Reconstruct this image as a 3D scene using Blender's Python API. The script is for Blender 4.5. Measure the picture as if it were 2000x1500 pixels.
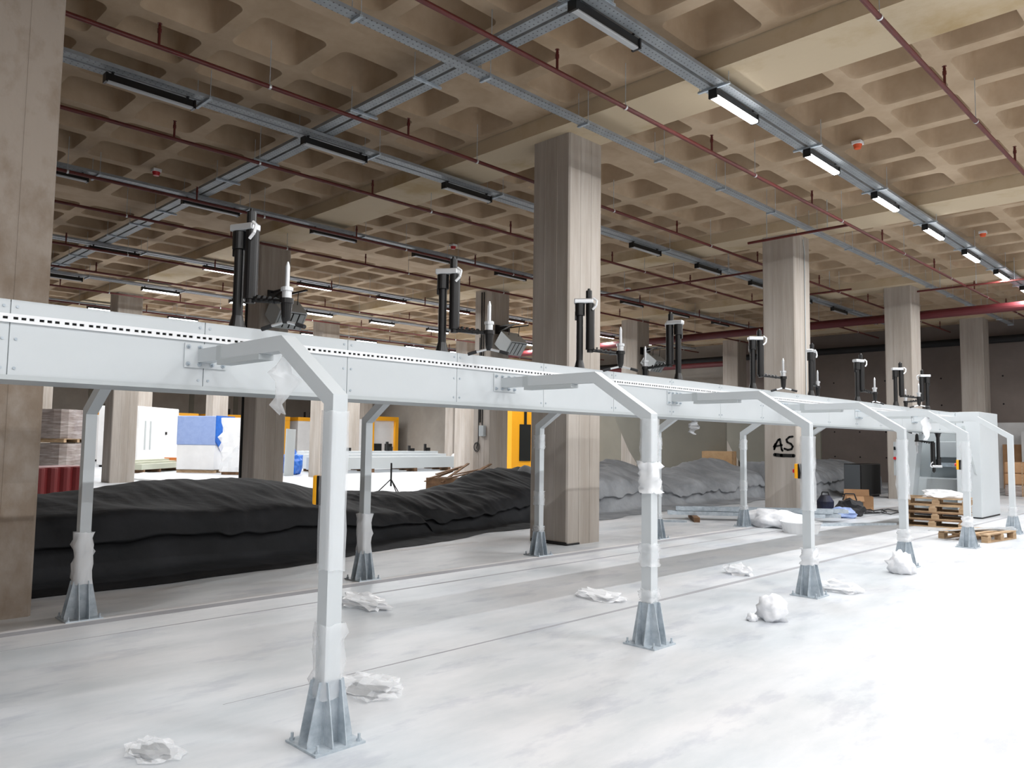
import bpy, math, random
from mathutils import Vector, Matrix, noise
random.seed(7)
S = bpy.context.scene
COL = S.collection
for o in list(bpy.data.objects):
    bpy.data.objects.remove(o)

# ------------------------------------------------------------------ camera
EYE = Vector((0, 0, 1.6))
yaw, pitch, roll = math.radians(44.735), math.radians(4.229), math.radians(-0.790)
fw = Vector((-math.sin(yaw) * math.cos(pitch), math.cos(yaw) * math.cos(pitch), math.sin(pitch)))
rt = Vector((math.cos(yaw), math.sin(yaw), 0))
dn = fw.cross(rt)
r2 = rt * math.cos(roll) + dn * math.sin(roll)
d2 = dn * math.cos(roll) - rt * math.sin(roll)
cam = bpy.data.cameras.new('camera')
cam.sensor_width = 36
cam.lens = 36 * 1515.8 / 2000
cam.clip_end = 400
camo = bpy.data.objects.new('camera', cam)
COL.objects.link(camo)
camo.matrix_world = Matrix(((r2.x, -d2.x, -fw.x, EYE.x), (r2.y, -d2.y, -fw.y, EYE.y), (r2.z, -d2.z, -fw.z, EYE.z), (0, 0, 0, 1)))
S.camera = camo

# ------------------------------------------------------------------ world, exposure, lamp power
w = bpy.data.worlds.new('world')
S.world = w
w.use_nodes = True
w.node_tree.nodes['Background'].inputs[0].default_value = (0.9, 0.95, 1, 1)
w.node_tree.nodes['Background'].inputs[1].default_value = 0.05
S.view_settings.view_transform = 'Standard'
S.view_settings.look = 'None'
S.view_settings.gamma = 1
S.view_settings.use_curve_mapping = False
S.view_settings.exposure = 0.5
LAMP_W = 88
LAMP_COLOR = (0.97, 0.985, 1.0)
GLOW = 12
S.cycles.use_denoising = True
S.cycles.max_bounces = 8
S.cycles.diffuse_bounces = 6
S.cycles.sample_clamp_indirect = 6
S.cycles.caustics_reflective = False
S.cycles.caustics_refractive = False

# ------------------------------------------------------------------ materials
def srgb(r, g, b):
    f = lambda c: (c / 255 / 12.92) if c <= 10.3 else ((c / 255 + 0.055) / 1.055) ** 2.4
    return (f(r), f(g), f(b), 1)

def mat(name, col, rough=0.6, metal=0.0, var=None, vscale=(1, 1, 1), vamt=0.5, nscale=2.0, bump=0.0, bscale=30, emit=0, spec=0.5, stops=(0.35, 0.68)):
    m = bpy.data.materials.new(name)
    m.use_nodes = True
    nt = m.node_tree
    b = nt.nodes['Principled BSDF']
    b.inputs['Base Color'].default_value = col
    b.inputs['Roughness'].default_value = rough
    b.inputs['Metallic'].default_value = metal
    b.inputs['Specular IOR Level'].default_value = spec
    if var or bump:
        tc = nt.nodes.new('ShaderNodeTexCoord')
        mp = nt.nodes.new('ShaderNodeMapping')
        mp.inputs['Scale'].default_value = vscale
        nt.links.new(tc.outputs['Object'], mp.inputs[0])
    if var:
        n = nt.nodes.new('ShaderNodeTexNoise')
        n.inputs['Scale'].default_value = nscale
        n.inputs['Detail'].default_value = 8
        n.inputs['Roughness'].default_value = 0.62
        nt.links.new(mp.outputs[0], n.inputs[0])
        r = nt.nodes.new('ShaderNodeValToRGB')
        r.color_ramp.elements[0].position, r.color_ramp.elements[1].position = stops
        r.color_ramp.elements[0].color = var
        r.color_ramp.elements[1].color = col
        nt.links.new(n.outputs['Fac'], r.inputs[0])
        nt.links.new(r.outputs[0], b.inputs['Base Color'])
    if bump:
        n2 = nt.nodes.new('ShaderNodeTexNoise')
        n2.inputs['Scale'].default_value = bscale
        n2.inputs['Detail'].default_value = 6
        nt.links.new(mp.outputs[0], n2.inputs[0])
        bp = nt.nodes.new('ShaderNodeBump')
        bp.inputs['Strength'].default_value = bump
        bp.inputs['Distance'].default_value = 0.02
        nt.links.new(n2.outputs['Fac'], bp.inputs['Height'])
        nt.links.new(bp.outputs[0], b.inputs['Normal'])
    if emit:
        b.inputs['Emission Color'].default_value = (*LAMP_COLOR, 1)
        b.inputs['Emission Strength'].default_value = emit
    return m

def film(name, alpha, tint=(0.9, 0.92, 0.94, 1), rough=0.25):
    m = bpy.data.materials.new(name)
    m.use_nodes = True
    b = m.node_tree.nodes['Principled BSDF']
    b.inputs['Base Color'].default_value = tint
    b.inputs['Roughness'].default_value = rough
    b.inputs['Alpha'].default_value = alpha
    return m

M = {}
M['ceiling'] = mat('ceiling concrete', srgb(190, 168, 142), 0.85, var=srgb(164, 141, 114), nscale=0.9, bump=0.15, bscale=14)
M['soffit'] = mat('beam soffit concrete', srgb(196, 178, 150), 0.85, var=srgb(172, 148, 108), nscale=0.7, bump=0.15, bscale=14, stops=(0.3, 0.5))
M['column'] = mat('board marked concrete', srgb(184, 177, 170), 0.85, var=srgb(158, 149, 139), vscale=(3.5, 3.5, 0.3), nscale=1.0, bump=0.15, bscale=9)
M['wall'] = mat('wall concrete', srgb(138, 128, 122), 0.9, var=srgb(120, 110, 105), nscale=0.4, bump=0.1, bscale=8)
M['wallfar'] = mat('far wall concrete', srgb(168, 162, 154), 0.9, var=srgb(148, 142, 134), nscale=0.4)
M['colstain'] = mat('stained concrete', srgb(158, 147, 136), 0.85, var=srgb(136, 121, 106), vscale=(1.2, 1.2, 0.8), nscale=1.4, bump=0.25, bscale=9, stops=(0.36, 0.5))
M['wallwhite'] = mat('white wall paint', srgb(215, 215, 215), 0.8, var=srgb(196, 196, 196), nscale=0.6)
M['olive'] = mat('grey olive shade and pilaster', srgb(128, 126, 116), 0.8, var=srgb(118, 116, 107), nscale=0.5)
M['steelwhite'] = mat('white powder coat', srgb(197, 202, 205), 0.38, var=srgb(190, 196, 199), nscale=0.5)
M['steelgrey'] = mat('grey powder coat', srgb(178, 184, 186), 0.4)
M['galv'] = mat('galvanised steel', srgb(190, 199, 206), 0.45, 0.15, var=srgb(158, 169, 178), nscale=14)
M['black'] = mat('black plastic', srgb(16, 16, 17), 0.35)
M['blackmatt'] = mat('matt black', srgb(12, 12, 12), 0.8)
M['rubber'] = mat('dark rubber', srgb(34, 34, 36), 0.7)
M['alu'] = mat('bright aluminium', srgb(214, 217, 220), 0.3, 0.6)
M['redpipe'] = mat('red pipe paint', srgb(98, 35, 30), 0.5, var=srgb(84, 29, 25), nscale=3)
M['bigred'] = mat('maroon pipe paint', srgb(92, 32, 36), 0.5)
M['whiteplastic'] = mat('white plastic', srgb(228, 230, 232), 0.4)
M['difoff'] = mat('unlit diffuser', srgb(176, 178, 180), 0.4)
M['lit'] = mat('lit diffuser', (1, 1, 1, 1), 0.5, emit=GLOW)
M['orange'] = mat('orange paint', srgb(240, 168, 28), 0.45)
M['yellow'] = mat('yellow plastic', srgb(244, 172, 20), 0.45)
M['estopred'] = mat('red button', srgb(200, 30, 40), 0.4)
M['wood'] = mat('pallet wood', srgb(184, 158, 126), 0.8, var=srgb(146, 118, 88), vscale=(1, 1, 6), nscale=5)
M['oldwood'] = mat('dark pallet wood', srgb(132, 100, 72), 0.85, var=srgb(92, 68, 48), nscale=5)
M['ply'] = mat('plywood', srgb(206, 172, 132), 0.7, var=srgb(186, 150, 110), nscale=3)
M['card'] = mat('cardboard', srgb(174, 136, 100), 0.85, var=srgb(160, 122, 88), nscale=3)
M['tarpblack'] = mat('black tarpaulin', srgb(38, 39, 42), 0.75, var=srgb(26, 27, 29), spec=0.2, nscale=1.2, bump=0.5, bscale=7)
M['tarpgrey'] = mat('grey tarpaulin', srgb(150, 153, 157), 0.7, var=srgb(120, 123, 127), spec=0.25, nscale=1.5, bump=0.5, bscale=6)
M['navy'] = mat('navy tarpaulin', srgb(34, 42, 78), 0.55, var=srgb(18, 20, 34), nscale=3)
M['maroon'] = mat('dark red sheet', srgb(116, 26, 28), 0.5)
M['blue'] = mat('blue film', srgb(40, 112, 206), 0.3, var=srgb(30, 92, 180), nscale=5)
M['paleblue'] = mat('pale blue film', srgb(150, 170, 212), 0.35, var=srgb(138, 158, 204), nscale=5)
M['greywrap'] = mat('stretch film over cartons', srgb(170, 162, 158), 0.3, var=srgb(118, 104, 98), vscale=(0.5, 0.5, 5), nscale=3)
M['whitewrap'] = mat('white machine wrap', srgb(232, 232, 232), 0.4, var=srgb(220, 220, 220), nscale=1)
M['greenish'] = mat('pale green steel', srgb(188, 190, 172), 0.5)
M['glass'] = mat('dark window', srgb(30, 33, 34), 0.15)
M['slabwhite'] = mat('white board', srgb(240, 240, 240), 0.5)
M['film'] = film('clear stretch film', 0.3)
M['filmthick'] = film('bunched stretch film', 0.6, (0.95, 0.96, 0.98, 1), 0.2)
M['bubble'] = mat('white foam wrap', srgb(236, 237, 240), 0.5, var=srgb(222, 224, 228), nscale=20)
M['joint'] = mat('floor joint filler', srgb(150, 150, 154), 0.7)
M['jointlight'] = mat('pale joint edge', srgb(196, 194, 194), 0.6)
M['strap'] = mat('orange strap', srgb(204, 120, 60), 0.6)

def floor_material():
    m = bpy.data.materials.new('polished concrete floor')
    m.use_nodes = True
    nt = m.node_tree
    L = nt.links.new
    b = nt.nodes['Principled BSDF']
    tc = nt.nodes.new('ShaderNodeTexCoord')
    def noise_ramp(scale, vec, c0, c1, p0, p1, detail=8):
        mp = nt.nodes.new('ShaderNodeMapping')
        mp.inputs['Scale'].default_value = vec
        L(tc.outputs['Object'], mp.inputs[0])
        n = nt.nodes.new('ShaderNodeTexNoise')
        n.inputs['Scale'].default_value = scale
        n.inputs['Detail'].default_value = detail
        n.inputs['Roughness'].default_value = 0.65
        L(mp.outputs[0], n.inputs[0])
        r = nt.nodes.new('ShaderNodeValToRGB')
        r.color_ramp.elements[0].position, r.color_ramp.elements[1].position = p0, p1
        r.color_ramp.elements[0].color, r.color_ramp.elements[1].color = c0, c1
        L(n.outputs['Fac'], r.inputs[0])
        return r
    def mul(a, bb, f=1.0):
        x = nt.nodes.new('ShaderNodeMix')
        x.data_type = 'RGBA'
        x.blend_type = 'MULTIPLY'
        x.inputs['Factor'].default_value = f
        L(a.outputs[0] if 'Result' not in a.outputs else a.outputs[2], x.inputs[6])
        L(bb.outputs[0], x.inputs[7])
        return x
    base = noise_ramp(1.1, (1.6, 0.5, 1), srgb(184, 189, 192), srgb(204, 206, 208), 0.38, 0.62)
    patch = noise_ramp(3.2, (1.0, 0.35, 1), (0.80, 0.81, 0.85, 1), (1, 1, 1, 1), 0.37, 0.46)
    pink = noise_ramp(0.35, (1, 1, 1), (0.98, 0.955, 0.95, 1), (0.97, 0.98, 1, 1), 0.42, 0.6, 2)
    a = mul(base, patch, 0.8)
    c = mul(a, pink, 1.0)
    L(c.outputs[2], b.inputs['Base Color'])
    b.inputs['Roughness'].default_value = 0.42
    b.inputs['Specular IOR Level'].default_value = 0.35
    return m
M['floor'] = floor_material()

def tray_material():
    # galvanised sheet with rows of small punched holes
    m = mat('perforated galvanised sheet', srgb(158, 163, 166), 0.5, 0.25, var=srgb(140, 145, 149), nscale=5)
    nt = m.node_tree
    L = nt.links.new
    b = nt.nodes['Principled BSDF']
    tc = nt.nodes.new('ShaderNodeTexCoord')
    v = nt.nodes.new('ShaderNodeTexVoronoi')
    v.inputs['Scale'].default_value = 14
    v.inputs['Randomness'].default_value = 0
    L(tc.outputs['Object'], v.inputs[0])
    lt = nt.nodes.new('ShaderNodeMath')
    lt.operation = 'LESS_THAN'
    lt.inputs[1].default_value = 0.14
    L(v.outputs['Distance'], lt.inputs[0])
    mx = nt.nodes.new('ShaderNodeMix')
    mx.data_type = 'RGBA'
    L(lt.outputs[0], mx.inputs['Factor'])
    src = b.inputs['Base Color'].links[0].from_socket
    L(src, mx.inputs[6])
    mx.inputs[7].default_value = srgb(84, 84, 84)
    L(mx.outputs[2], b.inputs['Base Color'])
    return m
M['tray'] = tray_material()

# ------------------------------------------------------------------ mesh helpers
class MB:
    def __init__(s):
        s.v, s.f = [], []
    def add(s, vs, fs):
        n = len(s.v)
        s.v += [tuple(p) for p in vs]
        s.f += [tuple(i + n for i in f) for f in fs]
        return s
    def box(s, x0, x1, y0, y1, z0, z1):
        vs = [(x, y, z) for z in (z0, z1) for y in (y0, y1) for x in (x0, x1)]
        return s.add(vs, [(0, 2, 3, 1), (4, 5, 7, 6), (0, 1, 5, 4), (2, 6, 7, 3), (0, 4, 6, 2), (1, 3, 7, 5)])
    def cbox(s, c, d):
        return s.box(c[0] - d[0] / 2, c[0] + d[0] / 2, c[1] - d[1] / 2, c[1] + d[1] / 2, c[2] - d[2] / 2, c[2] + d[2] / 2)
    def tube(s, p0, p1, r0, r1=None, n=10, caps=True):
        r1 = r0 if r1 is None else r1
        p0, p1 = Vector(p0), Vector(p1)
        d = (p1 - p0).normalized()
        a = d.orthogonal().normalized()
        b = d.cross(a)
        vs = []
        for p, r in ((p0, r0), (p1, r1)):
            for i in range(n):
                t = 2 * math.pi * i / n
                vs.append(p + (a * math.cos(t) + b * math.sin(t)) * r)
        fs = [(i, (i + 1) % n, n + (i + 1) % n, n + i) for i in range(n)]
        if caps:
            fs += [tuple(range(n - 1, -1, -1)), tuple(range(n, 2 * n))]
        return s.add(vs, fs)
    def path(s, pts, r, n=6):
        for a, b in zip(pts[:-1], pts[1:]):
            s.tube(a, b, r, n=n)
        return s
    def bar(s, p0, p1, wd, ht, up=(0, 0, 1)):
        p0, p1, up = Vector(p0), Vector(p1), Vector(up)
        d = (p1 - p0).normalized()
        a = d.cross(up).normalized() * wd / 2
        b = a.cross(d).normalized() * ht / 2
        vs = [p + a * i + b * j for p in (p0, p1) for i, j in ((-1, -1), (1, -1), (1, 1), (-1, 1))]
        return s.add(vs, [(0, 1, 2, 3), (7, 6, 5, 4), (0, 4, 5, 1), (1, 5, 6, 2), (2, 6, 7, 3), (3, 7, 4, 0)])
    def prism(s, poly, axis, a0, a1):
        """poly: 2D points; axis: extrusion axis 'x' 'y' 'z'"""
        def p3(p, a):
            return {'x': (a, p[0], p[1]), 'y': (p[0], a, p[1]), 'z': (p[0], p[1], a)}[axis]
        n = len(poly)
        vs = [p3(p, a0) for p in poly] + [p3(p, a1) for p in poly]
        fs = [tuple(range(n)), tuple(range(2 * n - 1, n - 1, -1))] + [(i, n + i, n + (i + 1) % n, (i + 1) % n) for i in range(n)]
        return s.add(vs, fs)
    def mesh(s, name, m, smooth=False):
        me = bpy.data.meshes.new(name)
        me.from_pydata(s.v, [], s.f)
        me.validate()
        me.materials.append(m)
        import bmesh
        bm = bmesh.new()
        bm.from_mesh(me)
        bmesh.ops.recalc_face_normals(bm, faces=bm.faces)
        bm.to_mesh(me)
        bm.free()
        if smooth:
            for p in me.polygons:
                p.use_smooth = True
        return me
    def build(s, name, m, parent=None, smooth=False, bevel=0, loc=None):
        o = bpy.data.objects.new(name, s.mesh(name, m, smooth))
        COL.objects.link(o)
        o.parent = parent
        if loc:
            o.location = loc
        if bevel:
            md = o.modifiers.new('bevel', 'BEVEL')
            md.width = bevel
            md.segments = 2
            md.limit_method = 'ANGLE'
        return o

def smooth_angle(o, ang=40):
    for p in o.data.polygons:
        p.use_smooth = True
    try:
        o.data.set_sharp_from_angle(angle=math.radians(ang))
    except Exception:
        pass
    return o

def inst(name, me, parent=None, loc=(0, 0, 0), rot=(0, 0, 0), scale=(1, 1, 1)):
    o = bpy.data.objects.new(name, me)
    COL.objects.link(o)
    o.parent = parent
    o.location, o.rotation_euler, o.scale = loc, rot, scale
    return o

def tag(o, label, cat=None, group=None, kind=None):
    o['label'] = label
    if cat: o['category'] = cat
    if group: o['group'] = group
    if kind: o['kind'] = kind
    return o

def thing(name, label, cat, loc=(0, 0, 0), rz=0, group=None):
    o = bpy.data.objects.new(name, None)
    o.empty_display_size = 0.2
    COL.objects.link(o)
    o.location = loc
    o.rotation_euler = (0, 0, rz)
    return tag(o, label, cat, group)

def copy_tree(root, loc, label, rz=None, group=None):
    r = root.copy()
    COL.objects.link(r)
    r.location = loc
    if rz is not None:
        r.rotation_euler = (0, 0, rz)
    r['label'] = label
    if group: r['group'] = group
    def kids(a, b):
        for ch in list(a.children):
            c = ch.copy()
            COL.objects.link(c)
            c.parent = b
            kids(ch, c)
    kids(root, r)
    return r

ORD = ['first', 'second', 'third', 'fourth', 'fifth', 'sixth', 'seventh', 'eighth', 'ninth', 'tenth', 'eleventh', 'twelfth', 'thirteenth', 'fourteenth', 'fifteenth', 'sixteenth']

# ------------------------------------------------------------------ setting
XW0, XW1, YW0, YW1 = -58.6, 14.0, -8.0, 36.6
fl = MB().box(XW0, XW1, YW0, YW1, -0.2, 0).build('floor', M['floor'])
tag(fl, 'pale dusty polished concrete floor with joint lines', 'floor', kind='structure')
MB().box(-7.47, -7.38, YW0, YW1, -0.01, 0.003).build('joint', M['jointlight'], fl)
MB().box(-7.38, -7.24, YW0, YW1, -0.01, 0.002).build('joint', M['joint'], fl)
MB().prism([(-6.79, 1.0), (-6.81, 6.0), (-6.81, YW1), (-6.77, YW1), (-6.77, 6.0)], 'z', -0.01, 0.002).build('joint', M['joint'], fl)
MB().prism([(-4.585, 2.2), (-4.60, 5.5), (-4.62, 8.0), (-4.62, YW1), (-4.555, YW1), (-4.555, 8.0), (-4.57, 5.5)], 'z', -0.01, 0.002).build('joint', M['joint'], fl)
MB().box(-9.25, -9.13, YW0, 8.5, -0.01, 0.003).build('joint', M['jointlight'], fl)

ZB, ZW, ZT = 6.58, 6.83, 7.42            # beam soffit, rib soffit, slab
BX, BY = 10.25, 8.08                       # bay sizes
def rrect(hx, hy, r, n=4):
    pts = []
    for cx, cy, a0 in ((hx - r, hy - r, 0), (-hx + r, hy - r, 90), (-hx + r, -hy + r, 180), (hx - r, -hy + r, 270)):
        for i in range(n + 1):
            t = math.radians(a0 + 90 * i / n)
            pts.append((cx + r * math.cos(t), cy + r * math.sin(t), cx, cy, t))
    return pts

def coffer_bay():
    b = MB()
    px, py, hw = 1.175, 1.18, 0.475
    nx, ny = 8, 6
    x_in, y_in = 0.4275, 1.03              # margin of flat soffit before the first cell
    ex0, ey0 = (BX - nx * px) / 2, 1.03
    for i in range(nx):
        for j in range(ny):
            cx, cy = ex0 + (i + .5) * px, ey0 - 0.01 + (j + .5) * (BY - 1.03) / ny
            pyc = (BY - 1.03) / ny
            rings = []
            base = rrect(hw, hw, 0.13)
            outer = []
            for (x, y, ax, ay, t) in base:
                dx, dy = math.cos(t), math.sin(t)
                k = min(((px / 2 - abs(ax)) / abs(dx)) if abs(dx) > 1e-6 else 9, ((pyc / 2 - abs(ay)) / abs(dy)) if abs(dy) > 1e-6 else 9)
                q = [ax + dx * k, ay + dy * k]
                if abs(math.degrees(t) % 90 - 45) < 1:
                    q = [math.copysign(px / 2, dx), math.copysign(pyc / 2, dy)]
                outer.append((cx + q[0], cy + q[1], ZW))
            rings.append(outer)
            for h, r, z in ((hw, 0.13, ZW), (hw - 0.02, 0.13, ZW + 0.035), (hw - 0.065, 0.14, ZW + 0.40), (hw - 0.12, 0.14, ZW + 0.47), (hw - 0.23, 0.12, ZW + 0.50)):
                rings.append([(cx + p[0], cy + p[1], z) for p in rrect(h, h, r)])
            n = len(base)
            vs = [p for rg in rings for p in rg]
            fs = []
            for k in range(len(rings) - 1):
                for q in range(n):
                    fs.append((k * n + q, k * n + (q + 1) % n, (k + 1) * n + (q + 1) % n, (k + 1) * n + q))
            fs.append(tuple((len(rings) - 1) * n + q for q in range(n)))
            b.add(vs, fs)
    # flat strips over the column line
    ye0, ye1 = ey0 - 0.01, BY - 0.01
    b.add([(0, ye0, ZW), (ex0, ye0, ZW), (ex0, ye1, ZW), (0, ye1, ZW)], [(0, 1, 2, 3)])
    b.add([(BX - ex0, ye0, ZW), (BX, ye0, ZW), (BX, ye1, ZW), (BX - ex0, ye1, ZW)], [(0, 1, 2, 3)])
    me = b.mesh('coffered_bay', M['ceiling'])
    for p in me.polygons:
        p.use_smooth = True
    try:
        me.set_sharp_from_angle(angle=math.radians(35))
    except Exception:
        pass
    return me

ceil = MB().box(XW0, XW1, YW0, YW1, ZT, ZT + 0.15).build('ceiling', M['ceiling'])
tag(ceil, 'beige concrete waffle slab ceiling with coffers and deep beams', 'ceiling', kind='structure')
bayme = coffer_bay()
XC0 = -8.22                                # flat strip centre over the near column line
for i in range(-5, 2):
    for k in range(-2, 4):
        x0 = XC0 + i * BX
        if x0 + BX < XW0 - 1 or x0 > XW1 + 1:
            continue
        y0 = 8.97 + k * BY
        inst('coffered_bay', bayme, ceil, (x0, y0, 0))
beamme = MB().box(XW0, XW1, 0, 1.06, ZB, ZT).mesh('ceiling_beam', M['soffit'])
for k in range(-2, 4):
    inst('ceiling_beam', beamme, ceil, (0, 8.97 + k * BY, 0))

wb2 = MB().box(XW0, -19.8, YW1, YW1 + 0.3, 0, ZT).build('wall_back', M['wallfar'])  # paler concrete here stands in for the brighter light on this stretch
tag(wb2, 'pale beige wall far back behind the heater boxes', 'wall', kind='structure')
wb = MB().box(-19.8, XW1, YW1, YW1 + 0.3, 0, ZT).build('wall_back', M['wall'])
tag(wb, 'grey cast concrete wall with tie holes at the far right end', 'wall', kind='structure')
hole = MB().tube((0, 0, 0), (0, -0.02, 0), 0.035, n=10).mesh('tie_hole', M['blackmatt'])
for i in range(12):
    for j in range(4):
        inst('tie_hole', hole, wb, (-19.5 + i * 1.15, YW1 + 0.012, 1.1 + j * 1.15))
wl = MB().box(XW0 - 0.3, XW0, YW0, YW1, 0, ZT).build('wall_left', M['wallfar'])
tag(wl, 'dark grey concrete wall behind the distant white machines', 'wall', kind='structure')
for y in (10.5, 14, 17.5, 21, 24.5, 28):
    MB().box(XW0, XW0 + 0.06, y, y + 0.35, 0, ZT).build('wall_pilaster', M['olive'], wl)
wr = MB().box(XW1, XW1 + 0.3, YW0, YW1, 0, ZT).build('wall_right', M['wall'])
tag(wr, 'plain concrete side wall out of the picture', 'wall', kind='structure')
wf = MB().box(XW0, XW1, YW0 - 0.3, YW0, 0, ZT).build('wall_front', M['wall'])
tag(wf, 'plain concrete wall behind the camera', 'wall', kind='structure')
lw = MB().box(-9.5, 6, 36.0, 36.58, 0, 2.62).build('wall_low', M['wallwhite'])
tag(lw, 'low white wall in front of the dark back wall at far right', 'wall', kind='structure')

# ------------------------------------------------------------------ columns
COLLAB = {
 (0, -1): 'large concrete column at the left edge of the picture, peeling near its foot',
 (0, 0): 'large concrete column standing in the middle of the picture behind the white beam',
 (0, 1): 'concrete column with black graffiti sprayed on its face',
 (0, 2): 'concrete column just left of the white booth',
 (0, 3): 'rightmost concrete column, standing behind the white booth',
 (1, 0): 'brown shaded concrete column behind the nearest black lift arm',
 (1, 1): 'concrete column with hanging cables and socket box near its foot',
 (1, 2): 'concrete column seen right of the middle column, with a tilted heater box beside it',
 (1, 3): 'concrete column left of the graffiti column, behind the timber crate',
 (2, 0): 'pale concrete column right of the grey wrapped pallets',
}
def column_mesh():
    b = MB()
    c, s = 0.025, (0.8, 0.83)
    poly = [(c, 0), (s[0] - c, 0), (s[0], c), (s[0], s[1] - c), (s[0] - c, s[1]), (c, s[1]), (0, s[1] - c), (0, c)]
    b.prism(poly, 'z', 0, ZB)
    # proud board-mark fillets on the faces
    for x in (0.27, 0.53):
        b.box(x, x + 0.012, -0.004, 0.0, 0, ZB)
    for y in (0.28, 0.55):
        b.box(s[0], s[0] + 0.004, y, y + 0.012, 0, ZB)
    return b.mesh('concrete_column', M['column'])
cme = column_mesh()
COLS = {}
for j in range(-1, 5):
    for k in range(-1, 4):
        o = inst('concrete_column', cme, None, (-8.73 - 10.22 * j, 9.25 + 8.08 * k, 0))
        if (j, k) in COLLAB:
            tag(o, COLLAB[(j, k)], 'column')
        elif j < 0:
            tag(o, 'concrete column out of the picture to the right', 'column', 'columns outside the view')
        else:
            tag(o, 'distant pale concrete column among the white machines far back', 'column', 'distant columns')
        COLS[(j, k)] = o
        if (j, k) == (0, -1):
            o.data = cme.copy()
            o.data.materials[0] = M['colstain']

# graffiti on the third column of the near line
def stroke(pts, wd, name, parent):
    b = MB()
    for (a, c) in zip(pts[:-1], pts[1:]):
        b.bar((a[0], -0.007, a[1]), (c[0], -0.007, c[1]), 0.006, wd, up=(-(c[1] - a[1]) or 1e-4, 0, (c[0] - a[0]) or 1e-4))
    for p in pts:
        b.tube((p[0], -0.010, p[1]), (p[0], -0.004, p[1]), wd * 0.5, n=10)
    return b.build(name, M['blackmatt'], parent)
g = COLS[(0, 1)]
gx = -8.73
A_ = [(-8.48, 1.56), (-8.44, 1.63), (-8.47, 1.50), (-8.41, 1.66), (-8.37, 1.72), (-8.33, 1.74), (-8.31, 1.62), (-8.29, 1.50), (-8.27, 1.47)]
stroke([(x - gx, z) for x, z in A_], 0.045, 'graffiti_letter', g)
stroke([(-8.45 - gx, 1.57), (-8.28 - gx, 1.60)], 0.04, 'graffiti_letter', g)
S_ = [(-8.02, 1.80), (-8.10, 1.79), (-8.17, 1.73), (-8.15, 1.67), (-8.06, 1.63), (-8.02, 1.57), (-8.05, 1.51), (-8.14, 1.49), (-8.22, 1.52)]
stroke([(x - gx, z) for x, z in S_], 0.045, 'graffiti_letter', g)
stroke([(-8.46 - gx, 1.375), (-8.3 - gx, 1.36), (-8.0 - gx, 1.36)], 0.08, 'graffiti_line', g)
# conduit running down a column face
MB().path([(0.815, 0.45, 6.5), (0.815, 0.52, 6.2), (0.815, 0.52, 0.4)], 0.012).build('conduit', M['steelgrey'], g)
# loose cables and socket box
c1 = COLS[(1, 1)]
MB().path([(0.35, -0.02, 6.5), (0.35, -0.02, 2.2)], 0.02).path([(0.45, -0.02, 6.5), (0.45, -0.02, 1.9)], 0.015).path([(0.28, -0.02, 5), (0.28, -0.02, 1.6), (0.2, -0.02, 1.35)], 0.012).build('hanging_cable', M['rubber'], c1)
MB().box(0.4, 0.62, -0.12, 0, 1.75, 2.1).build('socket_box', M['steelgrey'], c1, bevel=0.01)
ring = MB()
for q in range(2):
    pts = [(0.22 + (0.13 - .03 * q) * math.cos(t * math.pi / 8), -0.03 - .02 * q, 1.4 + (0.15 - .03 * q) * math.sin(t * math.pi / 8)) for t in range(17)]
    ring.path(pts, 0.012, 5)
ring.build('cable_coil', M['rubber'], c1)
MB().box(0.1, 0.18, -0.03, 0, 0, 6.5).build('conduit', M['blackmatt'], COLS[(1, 0)])
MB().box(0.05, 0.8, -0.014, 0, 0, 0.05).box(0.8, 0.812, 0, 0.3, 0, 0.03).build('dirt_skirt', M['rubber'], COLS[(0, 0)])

# ------------------------------------------------------------------ olive grey boards added in place of shade on wall and columns
for (y, xa, lab) in ((24.75, -18.82, 'large olive grey stand-in for shade with a sloping left edge, left of the timber crate'), (32.9, -18.9, 'farther olive grey stand-in for shade with a sloping left edge, behind the timber crate')):
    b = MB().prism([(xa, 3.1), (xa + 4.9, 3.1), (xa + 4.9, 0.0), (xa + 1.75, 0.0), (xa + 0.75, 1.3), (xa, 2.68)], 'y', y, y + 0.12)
    o = b.build('shade_board', M['olive'])
    tag(o, lab, 'shade board')
o = MB().box(-22.5, -18.85, 27.2, 27.3, 0, 3.1).build('shade_board', M['olive'])
tag(o, 'plain olive grey stand-in for shade seen just right of the middle column', 'shade board')

# ------------------------------------------------------------------ lamps, trays
LROWS = [9.6, 4.95, -0.62, -5.27, -10.87, -15.52, -21.2, -25.8, -31.15, -36.0, -41.4, -46.2]
LY = [0.9 + 2.93 * k for k in range(12)]
def lamp_meshes():
    h = MB().box(-0.05, 0.05, -0.59, 0.59, 0.022, 0.115).box(-0.062, 0.062, -0.60, -0.57, -0.004, 0.12).box(-0.062, 0.062, 0.57, 0.60, -0.004, 0.12).mesh('housing', M['black'])
    prof = [(-0.06, 0.03), (-0.055, 0.008), (-0.035, -0.004), (0.035, -0.004), (0.055, 0.008), (0.06, 0.03)]
    prof0 = [(-0.042, 0.022), (-0.042, 0.006), (-0.03, 0), (0.03, 0), (0.042, 0.006), (0.042, 0.022)]
    d0 = MB().prism(prof0, 'y', -0.57, 0.57).mesh('diffuser', M['difoff'])
    d1 = MB().prism(prof, 'y', -0.57, 0.57).mesh('diffuser', M['lit'])
    br = MB().box(-0.01, 0.01, -0.015, 0.015, 0.115, 0.16).box(-0.03, 0.03, -0.015, 0.015, 0.15, 0.16).mesh('hanger_bracket', M['black'])
    return h, d0, d1, br
LH, LD0, LD1, LB = lamp_meshes()
LZ = 6.27
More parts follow.
